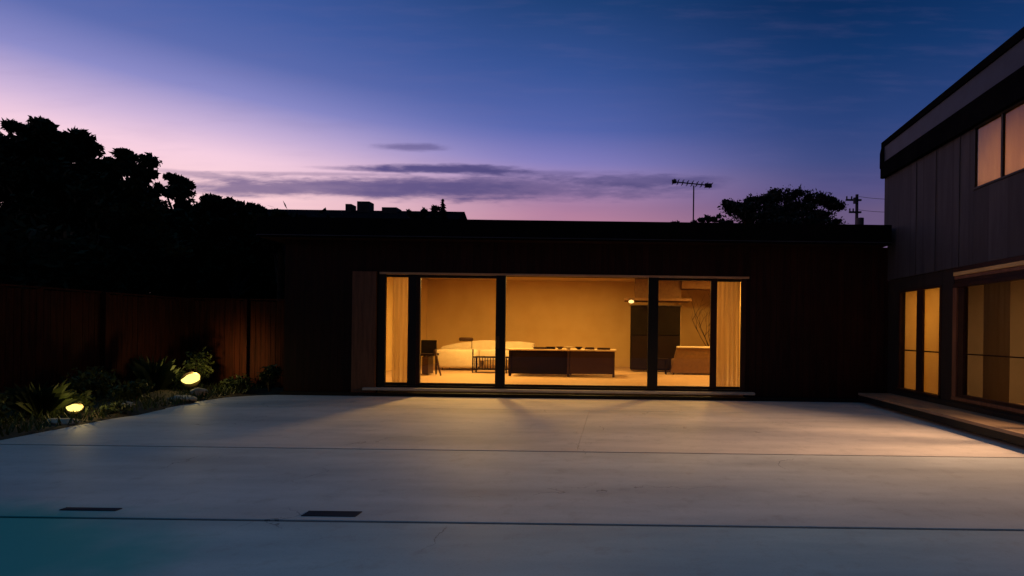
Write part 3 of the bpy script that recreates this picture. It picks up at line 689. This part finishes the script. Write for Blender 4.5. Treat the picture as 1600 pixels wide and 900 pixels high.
for i in range(3800):
    yy = rnd.uniform(4, 12.2); xx = rnd.uniform(-9.6, -7.22-.07*max(0, yy-6))
    h_ = rnd.uniform(.04,.13); a = rnd.uniform(0, 6.28); l_ = Vector((math.cos(a)*.05, math.sin(a)*.05, h_)); sd_ = Vector((-math.sin(a), math.cos(a), 0))*.012
    p = Vector((xx, yy, .03)); mb.b.faces.new([mb.b.verts.new(q) for q in (p-sd_, p+sd_, p+l_+sd_*.6, p+l_*1.25)])
tag(mb.build('ground_cover', M['shrub']), kind='stuff', label='low leafy ground cover over the dark garden bed', cat='ground cover')

# ============================================================ TREES (beyond the fence)
def tree(base, trunk_top, blobs, label, seed, n=260, size=.11, m='leaf', r=.16, group='trees beyond the fence', shell=.4):
    rnd = random.Random(seed); t = empty('leafy_tree', tuple(base), label, 'tree', group)
    tb = MB(); base = Vector(base); top = Vector(trunk_top)
    mid = base.lerp(top, .5)+Vector((rnd.uniform(-.15,.15), 0, 0))
    tb.tube([base, mid, top], [r, r*.75, r*.5], 10)
    mb = MB()
    for (c, rad) in blobs:
        c = Vector(c); s_ = base.lerp(top, rnd.uniform(.5,1))
        tb.tube([s_, s_.lerp(c, .5)+Vector((0, 0, .1)), c], [r*.35, r*.2, .02], 6)
        # clumps inside each limb's foliage give a lobed, broken outline
        k = max(5, int(9*rad[0]/.7))
        for _ in range(k):
            v = Vector((rnd.gauss(0,.5), rnd.gauss(0,.5), rnd.gauss(0,.45))); 
            if v.length > .95: v = v.normalized()*.95
            q = c+Vector((v.x*rad[0], v.y*rad[1], v.z*rad[2])); cr = rnd.uniform(.28,.42)*rad[0]
            leaves(mb, q, (cr,cr,cr*.75), int(n/k*2), size, rnd, shell)
            tb.tube([c, q], [.02,.008], 4)
    tb.build('trunk', M['bark'], t, True); mb.build('crown', M[m], t)
def bl(Y, lst): return [(W(x, y, Y), (r_*Y/F, r_*Y/F*.9, r_*Y/F*.8)) for x, y, r_ in lst]
YT = 13.6
tree((W(30, 500, YT).x, YT, -.2), W(40, 260, YT), bl(YT, [(45,203,25),(8,226,30),(85,222,36),(118,232,28),(30,255,45),(90,270,45),(5,300,45),(60,320,50),(130,290,40),(20,370,55),(95,370,50),(25,430,50),(-50,250,60),(-60,350,70),(50,290,75),(110,310,60),(60,380,85)]), 'tallest black leafy tree at the left edge of the picture', 31, 1500, .085)
tree((W(190, 500, 13.2).x, 13.2, -.2), W(190, 320, 13.2), bl(13.2, [(200,252,24),(175,258,24),(222,268,24),(150,270,30),(212,296,30),(170,310,40),(225,330,32),(140,345,40),(195,370,45),(240,385,40),(150,420,45),(215,430,45),(180,300,38),(205,340,50),(160,370,60)]), 'mid height black tree with a notched crown right of the tallest tree', 32, 1100, .08)
tree((W(278, 500, 16).x, 16, -.2), W(278, 330, 16), bl(16, [(276,280,15),(258,298,14),(292,290,13),(280,308,24),(262,335,26),(305,335,24),(285,370,35),(260,400,35),(310,400,35)]), 'small loosely leaved tree showing pink sky through it', 33, 300, .09)
tree((W(370, 500, 15).x, 15, -.2), W(370, 370, 15), bl(15, [(325,318,17),(350,323,17),(375,326,15),(398,331,13),(345,350,30),(400,350,26),(375,370,35),(330,385,35),(420,375,26),(430,400,30),(385,410,35),(345,430,35),(425,435,30)]), 'low spreading dark tree just left of the low house', 34, 520, .09)
tree((W(440, 500, 14).x, 14, -.2), W(440, 390, 14), bl(14, [(412,340,14),(432,337,12),(448,345,9),(425,375,22),(455,372,12)]), 'slim dark tree crown overlapping the left end of the low house roof', 35, 300, .08)

def hedge(x0, x1, y0, y1, z1, n, label, seed):
    rnd = random.Random(seed); t = empty('tall_hedge', ((x0+x1)/2, (y0+y1)/2, -.2), label, 'hedge', 'tall hedges behind the fence')
    mb = MB(); tb = MB(); L = max(x1-x0, y1-y0); k = int(L/.5)
    for i in range(k+1):
        u = i/k; cx = x0+(x1-x0)*u if x1-x0 > y1-y0 else (x0+x1)/2; cy = (y0+y1)/2 if x1-x0 > y1-y0 else y0+(y1-y0)*u
        tb.tube([(cx, cy, -.2), (cx+rnd.uniform(-.1,.1), cy, z1*.6), (cx+rnd.uniform(-.2,.2), cy, z1*.95)], [.06,.04,.01], 6)
        for z in [.4+.6*j for j in range(int(z1/.6))]:
            leaves(mb, (cx+rnd.uniform(-.1,.1), cy+rnd.uniform(-.1,.1), z+rnd.uniform(-.1,.1)), (.5,.5,.5), n, .12, rnd, .2)
    tb.build('stems', M['bark'], t); mb.build('foliage', M['leaf'], t)
hedge(-19, -8.0, 15.3, 16.1, 4.3, 260, 'tall black hedge mass beyond the fence under the left trees', 90)
hedge(-12.2, -11.2, 4, 13, 3.4, 230, 'black hedge behind the long side fence', 91)

# ============================================================ BEYOND THE ROOF
nh = empty('neighbour_house', (-11, 24, 0), 'distant dark neighbour house with a long low ridge roof above the low house', 'house')
B(-19, -7.6, 23.5, 29, -.2, 5.3, 'wall', M['farhouse'], nh)
MB().prism([(-19.5, 22.9, 5.2), (-19.5, 26, 6.95), (-19.5, 29.4, 5.2)], (12.35, 0, 0)).build('roof', M['farroof'], nh)
for (x0, x1, y0, y1) in ((543,552,320,326), (561,580,316,326)):
    a, b_ = W(x0, y0, 26), W(x1, y1, 26); B(a.x, b_.x, 25.8, 26.3, 6.6, a.z, 'chimney', M['farhouse'], nh)
B(W(605,0,26).x, W(628,0,26).x, 25.7, 26.3, 6.5, W(610,326,26).z, 'ridge_vent', M['farhouse'], nh)
MB().tube([(-8.2, 23.6, 5.3), (-8.2, 23.6, 6.4)], .03).build('vent_pipe', M['pole'], nh)
def conifer(x, Y, zt, h, label, seed):
    rnd = random.Random(seed); t = empty('conifer', (x, Y, -.2), label, 'tree', 'trees beyond the low house')
    MB().tube([(x, Y, -.2), (x, Y, zt)], [.12, .015]).build('trunk', M['bark'], t)
    mb = MB()
    for i in range(60):
        u = (i/60)**.8; z = zt-u*h; L = .10+.45*u
        for k in range(6):
            a = rnd.uniform(0, 6.28); p = Vector((x, Y, z)); q = p+Vector((math.cos(a)*L, math.sin(a)*L, -.08+.25*L)); s_ = Vector((0,0,.05)); w_ = Vector((-math.sin(a), math.cos(a), 0))*.06
            mb.b.faces.new([mb.b.verts.new(v) for v in (p-w_, p+s_, q, p+w_-s_)])
    mb.build('crown', M['leaf_far'], t)
pz = W(692, 312, 23)
conifer(pz.x, 23, pz.z, 2.2, 'small pointed conifer at the right end of the neighbour roof', 41)
tree((W(660,500,23).x, 23, -.2), W(662,350,23), bl(23, [(645,335,8),(665,334,9),(682,332,10),(655,342,12),(680,343,12)]), 'low dark bush touching the pointed conifer', 42, 150, .09, 'leaf_far', .10, 'trees beyond the low house')
# low bushes peeping over the roof
for i, (x, y, Y, r_, l) in enumerate(((740, 352, 30, 10, 'barely visible bush over the roof right of the conifer'), (1050, 352, 26, 9, 'low bush over the roof left of the antenna foot'))):
    tree((W(x,500,Y).x, Y, -.2), W(x,y+10,Y), bl(Y, [(x-8,y,r_),(x+6,y,r_)]), l, 50+i, 90, .10, 'leaf_far', .08, 'trees beyond the low house')
tree((W(1115,500,22).x, 22, -.2), W(1115,365,22), bl(22, [(1085,350,8),(1100,344,9),(1118,343,9),(1135,347,10),(1110,356,12),(1088,358,10)]), 'low rounded bush between the antenna and the cloud shaped pine', 60, 150, .085, 'leaf_far', .10, 'trees beyond the low house')
def pads(Y, lst): return [(W(x, y, Y), (rx*Y/F, rx*Y/F*.8, rz*Y/F)) for x, y, rx, rz in lst]
def pine(base, top, pd, label, seed):
    rnd = random.Random(seed); t = empty('cloud_pine', tuple(base), label, 'tree', 'trees beyond the low house')
    tb = MB(); base = Vector(base); top = Vector(top); pts = [base.lerp(top, k/5)+Vector((rnd.uniform(-.2,.2) if 0 < k < 5 else 0, 0, 0)) for k in range(6)]
    tb.tube(pts, [.2-.025*k for k in range(6)], 10); mb = MB()
    for c, rad in pd:
        tb.tube([pts[3], pts[3].lerp(c, .6)+Vector((0,0,.1)), c-Vector((0,0,rad[2]*.5))], [.08,.06,.02], 6)
        leaves(mb, c, rad, int(900*rad[0]), .07, rnd, .3, .4)
        for _ in range(7):
            a = rnd.uniform(0, 6.28); q = c+Vector((math.cos(a)*rad[0]*.75, math.sin(a)*rad[1]*.75, rad[2]*rnd.uniform(-.2,.6)))
            leaves(mb, q, (rad[0]*.32, rad[0]*.32, rad[2]*.45), int(220*rad[0]), .065, rnd, .3)
    tb.build('trunk', M['bark'], t, True); mb.build('crown', M['leaf_far'], t)
pine((W(1225,500,21).x, 21, -.2), W(1228, 310, 21), pads(21, [(1229,306,26,10),(1206,312,14,9),(1184,317,22,9),(1150,324,18,8),(1138,319,9,6),(1165,331,30,10),(1275,310,18,9),(1293,315,14,8),(1306,323,13,6),(1250,325,26,10),(1215,330,34,12),(1190,340,40,10),(1240,345,40,10),(1290,348,22,8),(1278,336,18,5),(1230,356,60,10)]), 'broad dark cloud pruned pine over the roof near the tall house', 70)
# TV antenna on mast
an = empty('rooftop_antenna', (W(1081,500,18).x, 18, 3.5), 'thin television antenna on a mast above the roof', 'antenna')
a0, a1 = W(1080, 352, 18), W(1084, 290, 18)
MB().tube([(a1.x, 18, 3.5), a1], .022, 8).build('mast', M['pole'], an)
b0, b1 = W(1052, 284, 18), W(1111, 290, 18)
MB().tube([b0, b1], .02, 8).build('boom', M['pole'], an)
mb = MB()
for k in range(9):
    p = b0.lerp(b1, k/8); mb.tube([p-Vector((0,.35,.0)), p+Vector((0,.35,.0))], .012, 5)
    mb.tube([p-Vector((0,.0,.07)), p+Vector((0,.0,.07))], .010, 5)
mb.build('elements', M['pole'], an)
B(b1.x-.20, b1.x+.02, 17.95, 18.05, b1.z-.06, b1.z+.06, 'reflector', M['pole'], an)
MB().tube([b0-Vector((.04,0,0)), b0+Vector((.1,0,.02))], .07, 6).build('reflector', M['pole'], an)
# utility pole
up = empty('utility_pole', (W(1338,500,34).x, 34, -.2), 'distant utility pole with insulators beside the tall house', 'utility pole')
p1 = W(1339, 304, 34)
MB().tube([(p1.x, 34, -.2), p1], [.13,.09], 10).build('pole', M['pole'], up)
for z, l in ((-.35,.5),(-1.1,.35)):
    ca = MB().box(p1.x-l*1.4, p1.x+.25, 33.9, 34.02, p1.z+z-.05, p1.z+z+.05).build('crossarm', M['pole'], up)
    for k in range(3): MB().tube([(p1.x-l*1.3+k*l*.6, 33.95, p1.z+z+.05), (p1.x-l*1.3+k*l*.6, 33.95, p1.z+z+.22)], .045, 7).build('insulator', M['pole'], ca)
MB().tube([(p1.x+.12, 33.8, p1.z-2.3), (p1.x+.12, 33.8, p1.z-1.5)], .22, 12).build('transformer', M['pole'], up)
MB().tube([(p1.x-.2, 33.8, p1.z-.6), (p1.x-.2, 33.8, p1.z-.25)], .12, 8).build('bracket', M['pole'], up)
# slim wires running to the tall house
for k, (z, l) in enumerate(((-.13, 'upper thin cable from the utility pole towards the tall house'), (-.95, 'lower thin cable from the utility pole towards the tall house'))):
    q0 = Vector((p1.x+.1, 33.95, p1.z+z)); q1 = Vector((RX+4.5, 12.6, 5.0-.25*k)); pts = []
    for i in range(13):
        u = i/12; p = q0.lerp(q1, u); p.z -= 1.2*u*(1-u); pts.append(p)
    tag(MB().tube(pts, .012, 5).build('overhead_cable', M['pole']), l, 'cable')

# ============================================================ TERRACE DRAINS
def drain(x, y, wd, label, hd=.055):
    t = empty('floor_drain', (x, y, 0), label, 'drain', 'slot drains')
    B(x-wd/2, x+wd/2, y-hd, y+hd, .001, .004, 'tray', M['pole'], t)
    mb = MB()
    for i in range(5): mb.box(x-wd/2, x+wd/2, y-hd*.95+i*hd*.42, y-hd*.78+i*hd*.42, .0045, .0075)
    mb.build('grate', M['fascia'], t)
drain(-2.08, 4.09, .40, 'dark slot drain in the terrace nearer the middle')
drain(-3.9, 4.12, .42, 'thinner dark slot drain in the terrace towards the left corner', .028)
